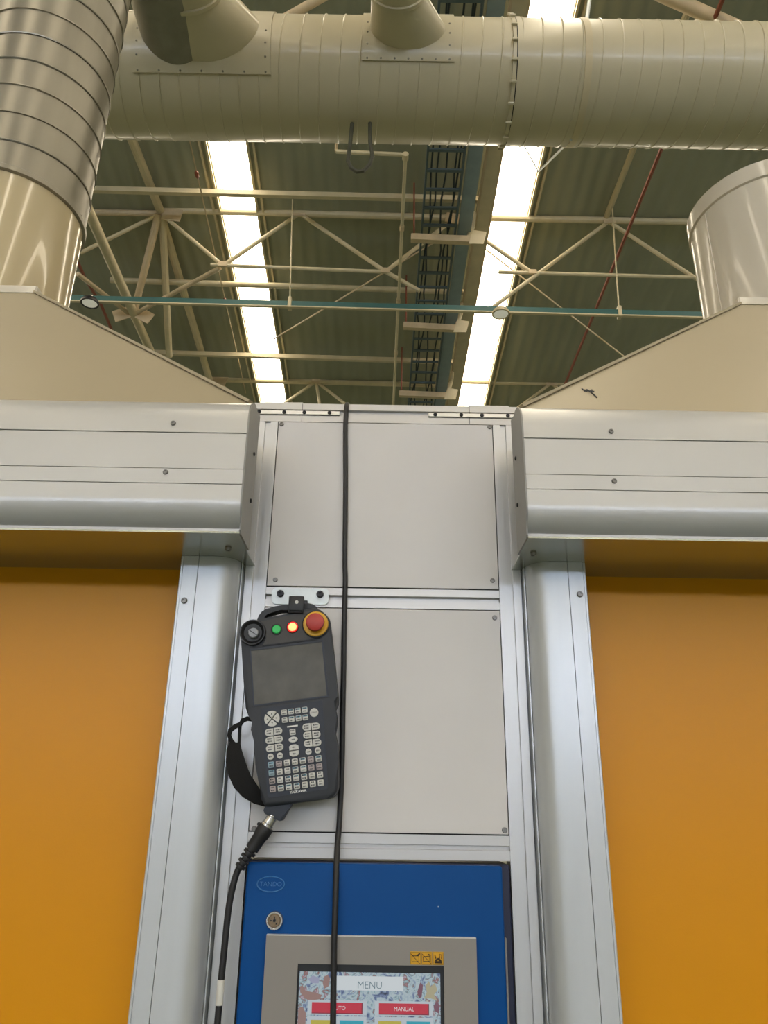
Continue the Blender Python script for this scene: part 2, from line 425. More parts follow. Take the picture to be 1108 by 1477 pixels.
plate_part((-4.98, 12.13, 10.23), 0.32, 0.26, lg, -0.4); plate_part((-4.55, 12.13, 10.20), 0.30, 0.24, lg, 0.5)
tag(tube_part((3.90, 5.8, 11.46), (3.848, 10.78, 11.46), 0.05, None, 'roof_tube'), 'slim cream roof tube running back to the truss node near the right stub duct', 'tube')

pl = [((-6.9, 10.05, 11.245), (1.524, 10.13, 11.215), 'long cream purlin tube crossing just under the big horizontal duct'),
      ((-5.30, 12.12, 10.993), (1.47, 12.28, 10.975), 'cream purlin tube with a rounded open end beyond the silver duct'),
      ((-6.5, 14.22, 10.775), (1.47, 14.39, 10.739), 'cream purlin tube lowest in view, above the left hood slope')]
for p0, p1, l in pl:
    b = MB().bar(p0, p1, 0.075, 0.095) if p0[0] != -5.30 else MB().tube([p0, p1], 0.055, 12)
    o = b.build('purlin', 'steel_paint'); tag(o, l, 'purlin', 'cream purlins under the roof')
bm_ = thing('roof_beam', 'big cream box beam running back along the inner side of the right skylight', 'beam', (1.62, 12, 10.85))
MB().bar((1.665, 5.0, 11.63), (1.49, 18.5, 10.13), 0.20, 0.22).build('web', 'steel_paint', bm_)
MB().bar((1.775, 5.0, 11.55), (1.60, 18.5, 10.05), 0.05, 0.05).build('flange', 'steel_warm', bm_)
MB().bar((1.55, 5.0, 11.55), (1.375, 18.5, 10.05), 0.04, 0.05).build('flange', 'steel_warm', bm_)

# cable ladder on its brackets
def TR(x, y, off=0.0): return Vector((x - 0.009 * (y - 8.5), y, 11.6 - 0.112 * y + off))
tr = thing('cable_ladder', 'blue-grey cable ladder tray running back between the conduit and the big beam', 'cable tray', TR(0.8, 10))
MB().bar(TR(0.56, 5.5, 0.05), TR(0.56, 18, 0.05), 0.03, 0.12).build('side_rail', 'tray', tr)
MB().bar(TR(1.09, 5.5, 0.05), TR(1.14, 18, 0.05), 0.03, 0.12).build('side_rail', 'tray', tr)
y = 5.8
while y < 17.8:
    MB().bar(TR(0.57, y), TR(1.09, y), 0.05, 0.03).build('rung', 'tray', tr); y += 0.345
tr2 = tag(MB().bar(TR(1.27, 5.5, 0.06), TR(1.24, 18, 0.06), 0.22, 0.025).build('cable_trough', 'trough'), 'narrow closed blue-grey cable trough alongside the cable ladder', 'cable tray')
for x0, ph, wh in ((0.64, 0, 'first from the left rail'), (0.70, 1.7, 'second from the left rail'), (0.98, 0.8, 'second from the right rail'), (1.03, 2.9, 'first from the right rail'), (0.87, 4.2, 'alone along the middle')):
    o = MB().tube([TR(x0 + 0.035 * math.sin(0.9 * k + ph) + 0.02 * math.sin(2.3 * k + ph), 5.5 + 0.5 * k, 0.035) for k in range(26)], 0.014, 6).build('tray_cable', 'tray_cable')
    tag(o, 'dark wavy cable on the rungs of the cable ladder, ' + wh, 'cable', 'cables lying in the cable ladder')
for (p0, p1), l in zip([((0.368, 10.05, 10.32), (1.40, 10.09, 10.32)), ((0.307, 12.15, 10.09), (1.34, 12.21, 10.08)), ((0.282, 14.26, 9.853), (1.33, 14.31, 9.847))],
                       ('cream bracket arm under the cable ladder, nearest to the big duct', 'cream bracket arm under the cable ladder, at the teal rail', 'cream bracket arm under the cable ladder, just above the column top')):
    s_ = thing('tray_bracket', l, 'bracket', p0, group='cream bracket arms under the cable ladder')
    MB().bar(p0, p1, 0.09, 0.12).build('arm', 'steel_warm', s_)
    MB().tube([(p0[0] + 0.05, p0[1], p0[2]), (p0[0] + 0.05, p0[1], 12.6 - 0.112 * p0[1])], 0.014, 6).build('hanger_rod', 'red_pipe', s_)
    MB().tube([(1.30, p1[1] + 0.06, p1[2] + 0.02), (1.40, p1[1] + 0.06, p1[2] + 0.40), (1.42, p1[1] + 0.06, p1[2] + 0.62)], 0.045, 8).build('upright', 'steel_paint', s_)
    b = MB(); b.prism([(-0.10, -0.12), (0.14, -0.12), (0.20, 0.12), (-0.02, 0.16)], lambda a, c: Vector((p1[0] + a, p1[1] - 0.07, p1[2] + c)), lambda a, c: Vector((p1[0] + a, p1[1] - 0.055, p1[2] + c)))
    b.build('gusset_plate', 'steel_paint', s_)

# teal lighting rail, lamps, droppers
rl = thing('lighting_rail', 'teal lighting rail crossing the hall under the trusses', 'rail', (0, 10.5, 9.29))
MB().bar((-9, 10.5, 9.40), (9, 10.5, 9.18), 0.07, 0.10).build('channel', 'teal', rl)
MB().bar((-9, 10.46, 9.325), (9, 10.46, 9.105), 0.05, 0.022).build('highlight_strip', 'steel_paint', rl)  # pale strip added to draw the rail's highlight along its lower edge
for k, x in enumerate((-4.82, 1.835)):
    z = 9.29 - 0.0122 * x
    l = thing('high_bay_lamp', ('round white high-bay lamp under the teal rail beside the silver duct', 'round white high-bay lamp under the teal rail at the right skylight')[k], 'lamp', (x, 10.42, z - 0.05), group='high-bay lamps')
    c = (x, 10.40, z - 0.13)
    MB().lathe([(0.03, 0.10), (0.05, 0.08), (0.12, 0.05), (0.145, 0.0), (0.145, -0.025), (0.12, -0.025), (0.12, -0.01), (0, -0.01)], c, (0, 0, 1), 24).build('lamp_housing', 'black' if k == 0 else 'steel_paint', l)
    MB().lathe([(0.12, 0.0), (0.118, -0.02), (0.07, -0.035), (0, -0.04)], c, (0, 0, 1), 24).build('diffuser', 'diffuser', l)
    MB().tube([(x, 10.42, z - 0.04), (x, 10.42, z + 0.02)], 0.02, 8).build('hanger', 'steel', l)
for p0, p1, l in (((-1.68, 10.5, 11.50), (-1.597, 10.5, 9.33), 'thin white drop wire holding the teal rail near the left skylight'), ((3.88, 10.5, 11.45), (3.79, 10.5, 9.26), 'thin white drop wire holding the teal rail near the right stub duct')):
    d = thing('drop_wire', l, 'wire', p1, group='drop wires of the lighting rail')
    MB().tube([p0, p1], 0.012, 6).build('wire', 'steel_paint', d)
    MB().box((p1[0] - 0.03, p1[1] - 0.06, p1[2] - 0.11), (p1[0] + 0.03, p1[1] + 0.06, p1[2] + 0.10), 0.008, 1).build('clamp', 'steel_paint', d)

tag(MB().tube([(3.88, 4.6, 10.6), (4.03, 15.9, 10.6)], 0.03, 8).build('sprinkler_pipe', 'red_pipe'), 'thin red-brown pipe slanting down towards the right hood', 'pipe')
tag(MB().tube([(-5.42, 9.8, 10.6), (-5.5, 11.5, 10.55), (-5.52, 12.4, 10.62), (-5.62, 13.8, 10.6)], 0.03, 8).build('sprinkler_pipe', 'red_pipe'), 'short red-brown pipe in the dark gap beside the silver duct', 'pipe')
wr = thing('guy_wire', 'thin pale wire with red tags beside the left skylight', 'wire', (-3.15, 12, 10.9))
MB().tube([(-2.94, 7.6, 10.9), (-3.44, 17.8, 10.9)], 0.012, 6).build('wire', 'steel_warm', wr)
for y in (9.35, 12.55): MB().lathe([(0, -0.10), (0.035, -0.04), (0.03, 0.04), (0, 0.10)], (-2.94 - 0.049 * (y - 7.6), y, 10.88), (0.0, 1, 0), 8).build('tag', 'red_pipe', wr)
for p0, p1, l in (((-1.95, 11.3, 9.18), (0.98, 11.3, 11.42), 'slim slanting brace rod right of the left skylight'), ((1.52, 11.3, 11.42), (4.2, 11.3, 8.82), 'slim slanting brace rod above the right hood')):
    tag(MB().tube([p0, p1], 0.014, 6).build('brace_rod', 'steel_warm'), l, 'rod', 'slim brace rods')
cn = thing('conduit_pipe', 'thin cream conduit with an elbow, left of the cable ladder', 'pipe', (0.2, 8.3, 10.27))
MB().tube([(-0.76, 8.27, 10.275), (0.16, 8.30, 10.27), (0.205, 8.315, 10.268), (0.222, 8.36, 10.26), (0.15, 15.2, 9.50)], 0.028, 8).build('pipe', 'steel_paint', cn)
for y in (9.6, 11.2, 12.6):
    f_ = (y - 8.36) / (15.2 - 8.36); p = Vector((0.222, 8.36, 10.26)).lerp(Vector((0.15, 15.2, 9.50)), f_)
    MB().tube([p - Vector((0, 0.05, -0.0055)), p + Vector((0, 0.05, -0.0055))], 0.037, 8).build('coupling', 'steel_warm', cn)
MB().lathe([(0.045, -0.05), (0.045, 0.05)], (0.222, 8.33, 10.265), (0, 1, 0), 10).build('elbow', 'steel_paint', cn)
MB().tube([(-0.76, 8.27, 10.275), (-0.76, 8.27, 11.7)], 0.02, 6).build('hanger', 'steel_warm', cn)

# ------------------------------------------------------------------ extraction ducts
DY, DZ, DR = 3.497, 5.845, 0.35
def ds(x, a, r=DR): return Vector((x, DY - r * math.cos(a), DZ + r * math.sin(a)))    # a = 0 faces the camera side, up positive
def band(x0, x1, r0, r1, n=56):
    b = MB(); rows = []
    for x, r in ((x0, r0), (x0, r1), (x1, r1), (x1, r0)):
        rows.append([ds(x, 2 * PI * k / n, r) for k in range(n + 1)])
    rows.append(rows[0]); b.grid(rows); bmesh.ops.remove_doubles(b.bm, verts=b.bm.verts[:], dist=1e-5); return b
md = thing('main_duct', 'large cream spiral duct lying across the top with two branch connectors', 'duct', (0, DY, DZ))
for x0, x1 in ((-4.6, 0.724), (0.732, 6.5)):
    b = MB(); b.grid([[ds(x0 + (x1 - x0) * i / 12, 2 * PI * k / 64) for k in range(65)] for i in range(13)])
    bmesh.ops.remove_doubles(b.bm, verts=b.bm.verts[:], dist=1e-5); b.build('duct_section', 'cream', md)
b = MB(); turns = int((6.4 + 4.5) / 0.117); b.tube([ds(-4.5 + 0.117 * k / 36, 2 * PI * k / 36, DR + 0.002) for k in range(turns * 36)], 0.0042, 5)
b.build('spiral_seam', 'cream', md)
band(0.705, 0.726, DR - 0.01, DR + 0.012).build('joint_flange', 'cream', md)
band(0.726, 0.733, DR - 0.02, DR + 0.003).build('joint_gap', 'seam', md)
band(0.733, 0.765, DR - 0.01, DR + 0.006).build('joint_flange', 'cream', md)
clip = MB().box((-0.022, -0.008, 0), (0.014, 0.008, 0.016), 0.003, 1).mesh('clip', 'cream')
for k in range(20):
    a = 2 * PI * k / 20 + 0.1; p = ds(0.716, a, DR + 0.010); n = (p - Vector((p.x, DY, DZ))).normalized(); x = Vector((1, 0, 0)); yv = n.cross(x)
    inst(clip, 'clip', Matrix(((x.x, yv.x, n.x, p.x), (x.y, yv.y, n.y, p.y), (x.z, yv.z, n.z, p.z), (0, 0, 0, 1))), md)
def saddle(x0, x1, amax):
    b = MB(); n = 20
    A = [-amax + 2 * amax * k / n for k in range(n + 1)]
    b.grid([[ds(x, a, DR + 0.010) for a in A] for x in (x0, x1)])
    b.grid([[ds(x, a, DR + 0.001) for a in A] for x in (x0, x1)])
    for x in (x0, x1): b.grid([[ds(x, a, r) for a in A] for r in (DR + 0.001, DR + 0.010)])
    for a in (A[0], A[-1]): b.grid([[ds(x, a, r) for x in (x0, x1)] for r in (DR + 0.001, DR + 0.010)])
    o = b.build('saddle_plate', 'cream', md)
    for k in range(7):
        for a in (-amax + 0.035,):
            p = ds(x0 + 0.03 + (x1 - x0 - 0.06) * k / 6, a, DR + 0.010); inst(RIVET, 'rivet', rot_to(p - Vector((p.x, DY, DZ)), p), o)
    for k in range(1, 4):
        for x in (x0 + 0.03, x1 - 0.03):
            p = ds(x, -amax + 0.035 + k * 0.22, DR + 0.010); inst(RIVET, 'rivet', rot_to(p - Vector((p.x, DY, DZ)), p), o)
saddle(-1.505, -0.70, R(46)); saddle(-0.17, 0.367, R(33))
def takeoff(xc, r, bx, hw, hh, y1):
    b = MB(); n = 40; rows = []
    base = []
    for k in range(n + 1):
        t = 2 * PI * k / n; x = bx + hw * math.cos(t); zz = hh * math.sin(t); base.append(Vector((x, DY - math.sqrt(DR * DR - zz * zz) + 0.03, DZ + zz)))
    top = [Vector((xc + r * math.cos(2 * PI * k / n), y1, DZ + r * math.sin(2 * PI * k / n))) for k in range(n + 1)]
    b.grid([[p.lerp(q, i / 6) for p, q in zip(base, top)] for i in range(7)])
    bmesh.ops.remove_doubles(b.bm, verts=b.bm.verts[:], dist=1e-5)
    o = b.build('branch_cone', 'cream', md)
    MB().lathe([(r + 0.002, 0), (r + 0.002, 2.9)], (xc, y1, DZ), (0, -1, 0), 40).build('branch_pipe', 'cream', o)
    MB().lathe([(r, -0.012), (r + 0.012, -0.008), (r + 0.012, 0.012), (r, 0.018)], (xc, y1, DZ), (0, -1, 0), 40).build('collar', 'cream', o)
takeoff(-1.145, 0.20, -1.075, 0.335, 0.218, 2.93); takeoff(0.028, 0.145, 0.105, 0.232, 0.142, 2.93)
hg = thing('duct_hanger', 'strap and rod hanging the horizontal duct, right of its joint', 'hanger', (1.14, DY, DZ))
band(1.125, 1.165, DR - 0.004, DR + 0.006).build('strap', 'steel_paint', hg)
MB().tube([(1.18, 3.25, 6.09), (1.36, 3.55, 6.9), (1.62, 4.1, 11.9)], 0.012, 6).build('rod', 'zinc', hg)
MB().tube([(1.125, 3.60, 5.505), (1.26, 5.0, 6.66), (1.60, 8.0, 10.8)], 0.008, 6).build('wire', 'zinc', hg)
tag(MB().tube([(-0.232, 3.50, 5.50), (-0.236, 3.45, 5.277), (-0.245, 3.45, 5.149), (-0.225, 3.45, 5.095), (-0.19, 3.45, 5.068), (-0.153, 3.45, 5.072), (-0.118, 3.45, 5.12), (-0.102, 3.45, 5.19), (-0.118, 3.45, 5.291), (-0.124, 3.5, 5.52)], 0.012, 8).build('cable_loop', 'loop'),
    'short dark cable loop dangling from under the horizontal duct', 'cable')

def v_duct(sign, top, label):
    X0, Y0, r = sign * 1.238, 2.0, 0.225
    o = thing('vertical_duct', label, 'duct', (X0, Y0, 2.873))
    if top:
        MB().lathe([(r, 0.0), (r, 0.522)], (X0, Y0, 2.873), (0, 0, 1), 64).build('lower_section', 'cream_gloss', o)
        path = [(X0, Y0, 3.40), (X0, Y0, 4.85)] + [(X0, Y0 + 0.6 - 0.6 * math.cos(a), 5.245 + 0.6 * math.sin(a)) for a in [R(10 * k) for k in range(0, 10)]] + [(X0, 3.45, DZ)]
        MB().tube(path, r + 0.003, 64).build('upper_section', 'silver', o, 60)
        b = MB(); b.tube([(X0 + (r + 0.004) * math.cos(2 * PI * k / 48), Y0 + (r + 0.004) * math.sin(2 * PI * k / 48), 3.405 + 0.114 * k / 48) for k in range(48 * 13)], 0.0035, 5)
        b.build('spiral_seam', 'silver', o)
        MB().lathe([(r + 0.003, -0.02), (r + 0.009, -0.016), (r + 0.009, 0.0), (r + 0.003, 0.006)], (X0, Y0, 3.40), (0, 0, 1), 64).build('joint_collar', 'silver', o)
    else:
        r = 0.232
        MB().lathe([(r, 0.0), (r, 0.587), (r - 0.004, 0.592), (r - 0.004, 0.0)], (X0, Y0, 2.873), (0, 0, 1), 64).build('lower_section', 'pale_duct', o)
        MB().lathe([(r, -0.06), (r + 0.006, -0.056), (r + 0.006, 0.0), (r - 0.012, 0.002), (r - 0.012, -0.06)], (X0, Y0, 3.465), (0, 0, 1), 64).build('end_collar', 'pale_duct', o)
        for k in range(10): MB().bar((X0 - sign * r * math.cos(0.25 + 0.02 * k) , Y0 - r * math.sin(0.25 + 0.02 * k), 2.88), (X0 - sign * r * math.cos(0.25 + 0.02 * k), Y0 - r * math.sin(0.25 + 0.02 * k), 3.40), 0.004, 0.004, (0, 1, 0)).build('lap_seam', 'pale_duct', o) if k == 0 else None
    return o
v_duct(-1, True, 'upright duct, silver spiral above and cream below, rising from the left hood')
v_duct(1, False, 'short pale cream duct stub, cut off at the top, on the right hood')

def hood(sign, label):
    cx = sign * 1.238; o = thing('extraction_hood', label, 'hood', (cx, 2.0, 1.95), group='cream extraction hoods')
    h0, h1 = 0.978, 0.300
    zb, zt = 2.326, 2.872
    A = [Vector((cx + sx * h0, 2.0 + sy * 0.70, zb)) for sx, sy in ((-1, -1), (1, -1), (1, 1), (-1, 1))]
    B = [Vector((cx + sx * h1, 2.0 + sy * 0.30, zt)) for sx, sy in ((-1, -1), (1, -1), (1, 1), (-1, 1))]
    for i, nm in ((0, 'front_sheet'), (1, 'side_sheet'), (2, 'rear_sheet'), (3, 'side_sheet')):
        j = (i + 1) % 4; b = MB(); inw = (Vector((cx, 2.0, 2.4)) - (A[i] + A[j]) / 2).normalized() * 0.004
        vs = [b.bm.verts.new(p) for p in (A[i], A[j], B[j], B[i])] + [b.bm.verts.new(p + inw) for p in (A[i], A[j], B[j], B[i])]
        for f in ((0, 1, 2, 3), (4, 5, 6, 7), (0, 1, 5, 4), (1, 2, 6, 5), (2, 3, 7, 6), (3, 0, 4, 7)): b.bm.faces.new([vs[k] for k in f])
        s_ = b.build(nm, 'cream_hood', o)
        b = MB(); d = (B[i] - A[i]).normalized()
        b.bar(A[i] + Vector((0, 0, 0.003)), B[i] + Vector((0, 0, 0.003)), 0.012, 0.006)
        b.build('edge_flange', 'cream_hood', o)
    b = MB()
    for i in range(4): b.bar(B[i] + Vector((0, 0, 0.010)), B[(i + 1) % 4] + Vector((0, 0, 0.010)), 0.006, 0.022)
    b.build('ridge_flange', 'pale_duct', o)
    b = MB().box((cx - h1, 1.70, zt - 0.004), (cx + h1, 2.30, zt)); b.build('top_plate', 'cream_hood', o)
    b = MB()
    b.box((cx - h0, 1.30, 1.95), (cx + h0, 1.32, zb)).box((cx - h0, 2.68, 1.95), (cx + h0, 2.70, zb)).box((cx - h0, 1.32, 1.95), (cx - h0 + 0.02, 2.68, zb)).box((cx + h0 - 0.02, 1.32, 1.95), (cx + h0, 2.68, zb))
    b.build('skirt', 'cream_hood', o)
    MB().box((cx - h0, 1.2965, zb - 0.012), (cx + h0, 1.31, zb - 0.004), 0.002, 1).build('base_flange', 'cream_hood', o)
    if sign > 0:
        b = MB()
        def fp(u, v): return Vector((u, 1.30 + (v - zb) * (0.4 / (zt - zb)) - 0.0015, v))
        for pts in ([(0.405, 2.40), (0.412, 2.385), (0.417, 2.368)], [(0.398, 2.398), (0.409, 2.394), (0.418, 2.392)], [(0.402, 2.39), (0.407, 2.397), (0.413, 2.39), (0.415, 2.399)], [(0.396, 2.403), (0.40, 2.392)]):
            b.tube([fp(*p) for p in pts], 0.0012, 5)
        b.build('scuff_mark', 'print', o)
    return o
hood(-1, 'cream sheet-metal extraction hood above the left shutter, under the silver duct')
hood(1, 'cream sheet-metal extraction hood above the right shutter, with a scuff on its slope')

# ------------------------------------------------------------------ roll-up doors
def door(s, label):
    o = thing('roll_up_door', label, 'door', (s * 1.238, 1.22, 0), group='orange roll-up doors')
    x0, x1 = s * 0.2165, s * 2.26
    def ext(poly, name, m, sharp=25, a=None, b_=None):
        a = x0 if a is None else a; b_ = x1 if b_ is None else b_
        return MB().prism(poly, lambda y, z: Vector((a, y, z)), lambda y, z: Vector((b_, y, z))).build(name, m, o, sharp)
    def arc(cy, cz, r, a0, a1, n=8): return [(cy + r * math.cos(R(a0 + (a1 - a0) * k / n)), cz + r * math.sin(R(a0 + (a1 - a0) * k / n))) for k in range(n + 1)]
    top = [(1.165, 2.148), (1.165, 2.223), (1.155, 2.222)] + arc(1.124, 2.172, 0.048, 75, 178, 10) + [(1.0752, 2.148)]
    ext(top, 'header_top_cover', 'cover')
    ext([(1.10, 2.0865), (1.10, 2.1465), (1.0758, 2.1465), (1.0758, 2.0865)], 'header_front_panel', 'cover')
    ext([(1.10, 2.0615), (1.10, 2.0853), (1.0755, 2.0853), (1.0755, 2.0615)], 'header_front_panel', 'cover')
    ext([(1.165, 2.060), (1.0752, 2.060), (1.0752, 2.042)] + arc(1.117, 2.036, 0.042, 180, 246, 12) + [(1.100, 1.989), (1.165, 1.989)], 'header_bottom_cover', 'cover')
    ext([(1.0865, 1.9856), (1.0865, 1.9884), (1.165, 1.9884), (1.165, 1.9856)], 'header_soffit', 'soffit')
    ext([(1.1652, 1.9856), (1.1652, 1.9884), (1.295, 1.9884), (1.295, 1.9856)], 'header_soffit', 'soffit', 25, s * 0.2185)
    ext([(1.166, 1.989), (1.166, 2.223), (1.295, 2.226), (1.295, 1.989)], 'roller_box', 'cover', 25, s * 0.243)
    ext([(1.1005, 2.062), (1.165, 2.062), (1.165, 2.146), (1.1005, 2.146)], 'roller_box', 'seam')
    cap = [(1.165, 2.225), (1.155, 2.224)] + arc(1.124, 2.172, 0.0495, 75, 180, 10) + [(1.0737, 2.042)] + arc(1.117, 2.036, 0.0435, 180, 215, 8) + [(1.0845, 1.990), (1.090, 1.9848), (1.165, 1.9848)]
    c = ext(cap, 'end_cap', 'cap', 25, s * 0.2140, s * 0.2166)
    for y, z in ((1.135, 2.14), (1.14, 2.06)): inst(BOLT_SMALL, 'bolt', rot_to((-s, 0, 0), (s * 0.2138, y, z)), c)
    for x, z in (((0.333, 2.163), (0.335, 2.079)) if s < 0 else ((0.354, 2.161), (0.351, 2.076))):
        inst(SCREW, 'screw', rot_to(FRONT, (s * x, 1.0753, z)), o); inst(SCREW, 'screw', rot_to(FRONT, (s * (x + 0.9), 1.0753, z)), o)
    for x in (0.246 if s < 0 else 0.238, 0.62, 1.2): inst(SCREW_DOME, 'screw', rot_to((0, 0, -1), (s * x, 1.158, 1.9856)), o)
    # guide rails: flat clipped face, then a broad rounded edge turning back towards the column
    for side, xs in ((1, lambda d: s * (0.232 + d)), (-1, lambda d: s * (2.244 - d))):
        def rail(poly, nm, m='guide'):
            return MB().prism(poly, lambda a, b: Vector((xs(a), b, 0)), lambda a, b: Vector((xs(a), b, 1.9853))).build(nm, m, g if nm != 'guide_rail' else o, 25)
        body = [(0.0685, 1.26), (0.0685, 1.2)] + [(0.046 - 0.040 * math.sin(R(90 * k / 10)), 1.238 - 0.038 * math.cos(R(90 * k / 10))) for k in range(11)] + [(0.006, 1.30), (0.0, 1.30), (0.0, 1.305), (0.098, 1.305), (0.098, 1.26)]
        g = rail(body, 'guide_rail')
        rail([(0.0695, 1.2), (0.0695, 1.225), (0.0935, 1.225), (0.0935, 1.2)], 'cover_strip')
        rail([(0.0945, 1.202), (0.0945, 1.262), (0.099, 1.262), (0.099, 1.204), (0.0975, 1.202)], 'edge_lip')
        rail([(0.0035, 1.236), (0.0035, 1.30), (0.0052, 1.30), (0.0052, 1.236)], 'edge_lip'); rail([(-0.0005, 1.262), (-0.0005, 1.275), (0.0035, 1.275), (0.0035, 1.262)], 'filler_strip')
        for z in (1.92, 1.30, 0.7): inst(SCREW_DOME, 'screw', rot_to(FRONT, (xs(0.0855), 1.2, z - (0.01 if s < 0 else -0.011))), g)
    MB().box((min(s * 0.325, s * 2.15), 1.281, 0.0), (max(s * 0.325, s * 2.15), 1.286, 1.99)).build('curtain', 'orange', o)
    return o
M['soffit'] = mat('glossy_soffit_sheet', '#aaaca0', 0.2, 0.75)
door(-1, 'roll-up shutter with orange curtain and grey header, left of the column')
door(1, 'roll-up shutter with orange curtain and grey header, right of the column')

# ------------------------------------------------------------------ profile column between the doors
cl = thing('profile_column', 'column of slotted aluminium profiles with grey infill panels between the shutters', 'column', (0, 1.27, 0))
def slot(w0, w1, d=0.0045, g=0.0105, dep=0.04):
    c = (w0 + w1) / 2
    return [(w0, 0), (c - g / 2, 0), (c - g / 2 + 0.0006, d), (c + g / 2 - 0.0006, d), (c + g / 2, 0), (w1, 0), (w1, dep), (w0, dep)]
for s in (-1, 1):
    MB().prism(slot(*sorted((s * 0.2328, s * 0.1962))), lambda a, b: Vector((a, 1.25 + b, 0)), lambda a, b: Vector((a, 1.25 + b, 2.2615))).build('post', 'alu', cl, 20)
def rail(z0, z1, x, m='alu_x', g=0.009, d=0.006, nm='cross_rail'):
    return MB().prism(slot(z0, z1, d, g), lambda a, b: Vector((-x, 1.25 + b, a)), lambda a, b: Vector((x, 1.25 + b, a))).build(nm, m, cl, 20)
tp = rail(2.2620, 2.2995, 0.2425, g=0.013)
md_ = rail(1.9155, 1.9490, 0.1958, d=0.009)
rail(1.5345, 1.5690, 0.1958, g=0.007)
for z0, z1 in ((1.950, 2.261), (1.570, 1.9145), (0.02, 0.94)):
    p = MB().box((-0.1945, 1.2485, z0 + 0.001), (0.1945, 1.2515, z1 - 0.001), 0.0004, 1).build('infill_panel', 'panel', cl)
    MB().box((-0.196, 1.255, z0 - 0.001), (0.196, 1.258, z1 + 0.001)).build('shadow_gap_sheet', 'seam', cl)  # dark sheet added to colour the shadow gaps round the panel
    if z0 > 1:
        for x, z in (((-0.189, 2.255), (0.190, 2.256), (-0.181, 1.961), (0.185, 1.966)) if z0 > 1.9 else ((0.186, 1.902), (-0.187, 1.573), (0.189, 1.577), (-0.186, 1.905))):
            inst(SCREW, 'screw', rot_to(FRONT, (x, 1.2485, z)), p)
        if z0 < 1.9: MB().lathe([(0.0028, 0), (0.0028, 0.0004)], (-0.1805, 1.2485, 1.580), FRONT, 12).build('drill_hole', 'seam', p)
for x0, x1 in ((-0.2405, -0.084), (0.079, 0.2405)):
    j = MB().box((x0, 1.2475, 2.2755), (x1, 1.2545, 2.2835), 0.0008, 1).build('joining_strip', 'joint', cl)
    for f in (0.055, 0.35, 0.585, 0.88): inst(BOLT_SMALL, 'bolt', rot_to(FRONT, (x0 + (x1 - x0) * (f if x0 < 0 else 0.02 + f), 1.2475, 2.2797)), j)
for x0, x1, xs in ((-0.226, -0.153, -0.1532), (0.154, 0.228, 0.1540)):
    MB().box((x0, 1.256, 2.2997), (x1, 1.286, 2.3055), 0.001, 1).build('corner_plate', 'alu_x', cl)
    MB().box((xs - 0.0004, 1.2496, 2.2625), (xs + 0.0004, 1.2502, 2.2990)).build('butt_joint', 'seam', tp)

# ------------------------------------------------------------------ blue control cabinet with its touch panel
cb_ = thing('control_cabinet', 'blue steel control cabinet with touch panel at the foot of the column', 'cabinet', (0, 1.3, 0.95))
MB().box((-0.1925, 1.2385, 0.95), (0.1925, 1.46, 1.5305), 0.002, 1).build('cabinet_body', 'navy', cb_)
dr = MB().box((-0.189, 1.2185, 0.953), (0.179, 1.2375, 1.5295), 0.0035, 3).build('cabinet_door', 'blue', cb_)
MB().box((0.1795, 1.226, 1.15), (0.1825, 1.2375, 1.437), 0.0006, 1).build('hinge_leaf', 'bezel', cb_)
b = MB()
b.tube([(-0.1532 + 0.0195 * math.cos(2 * PI * k / 40), 1.2182, 1.5013 + 0.0098 * math.sin(2 * PI * k / 40)) for k in range(41)], 0.0007, 6)
b.build('emblem_oval', mat('embossed_blue', '#3a76b4', 0.35), dr)
M['emboss'] = b and bpy.data.materials['embossed_blue']
text('TANDO', 0.0084, (-0.1532, 1.2183, 1.5010), 'emboss', dr, 'emblem_lettering', 0.0004, sx=1.05, off=-0.00012)
lk = MB().lathe([(0.0125, 0), (0.0125, 0.003), (0.0112, 0.005), (0.0096, 0.005), (0.0096, 0.0025), (0, 0.0025)], (-0.1445, 1.2185, 1.4552), FRONT, 28).build('lock', 'steel', dr)
lc = MB().lathe([(0.0090, 0.0015), (0.0090, 0.0040), (0.0078, 0.0052), (0.0066, 0.0052), (0.0062, 0.0030), (0, 0.0030)], (-0.1447, 1.2185, 1.4552), FRONT, 28).build('lock_cylinder', mat('worn_brass', '#8a7760', 0.35, 0.6), dr)
MB().lathe([(0.0115, 0.0005), (0.0115, 0.0022), (0.0096, 0.0022), (0.0096, 0.0005)], (-0.1447, 1.2176, 1.4552), FRONT, 28).build('lock_groove', 'bolt', dr)
b = MB().lathe([(0.0022, 0.003), (0.0018, 0.0048), (0, 0.0050)], (-0.1447, 1.2185, 1.4552), FRONT, 14)
b.box((-0.1455, 1.2142, 1.4565), (-0.1439, 1.2156, 1.4605)); b.box((-0.1510, 1.2142, 1.4545), (-0.1480, 1.2156, 1.4560)); b.box((-0.1425, 1.2142, 1.4505), (-0.1405, 1.2156, 1.4525))
b.build('lock_insert', 'bolt', dr)
MB().lathe([(0.0006, 0), (0, 0.0004)], (0.086, 1.2185, 1.476), FRONT, 8).build('paint_chip', 'print_white', dr)

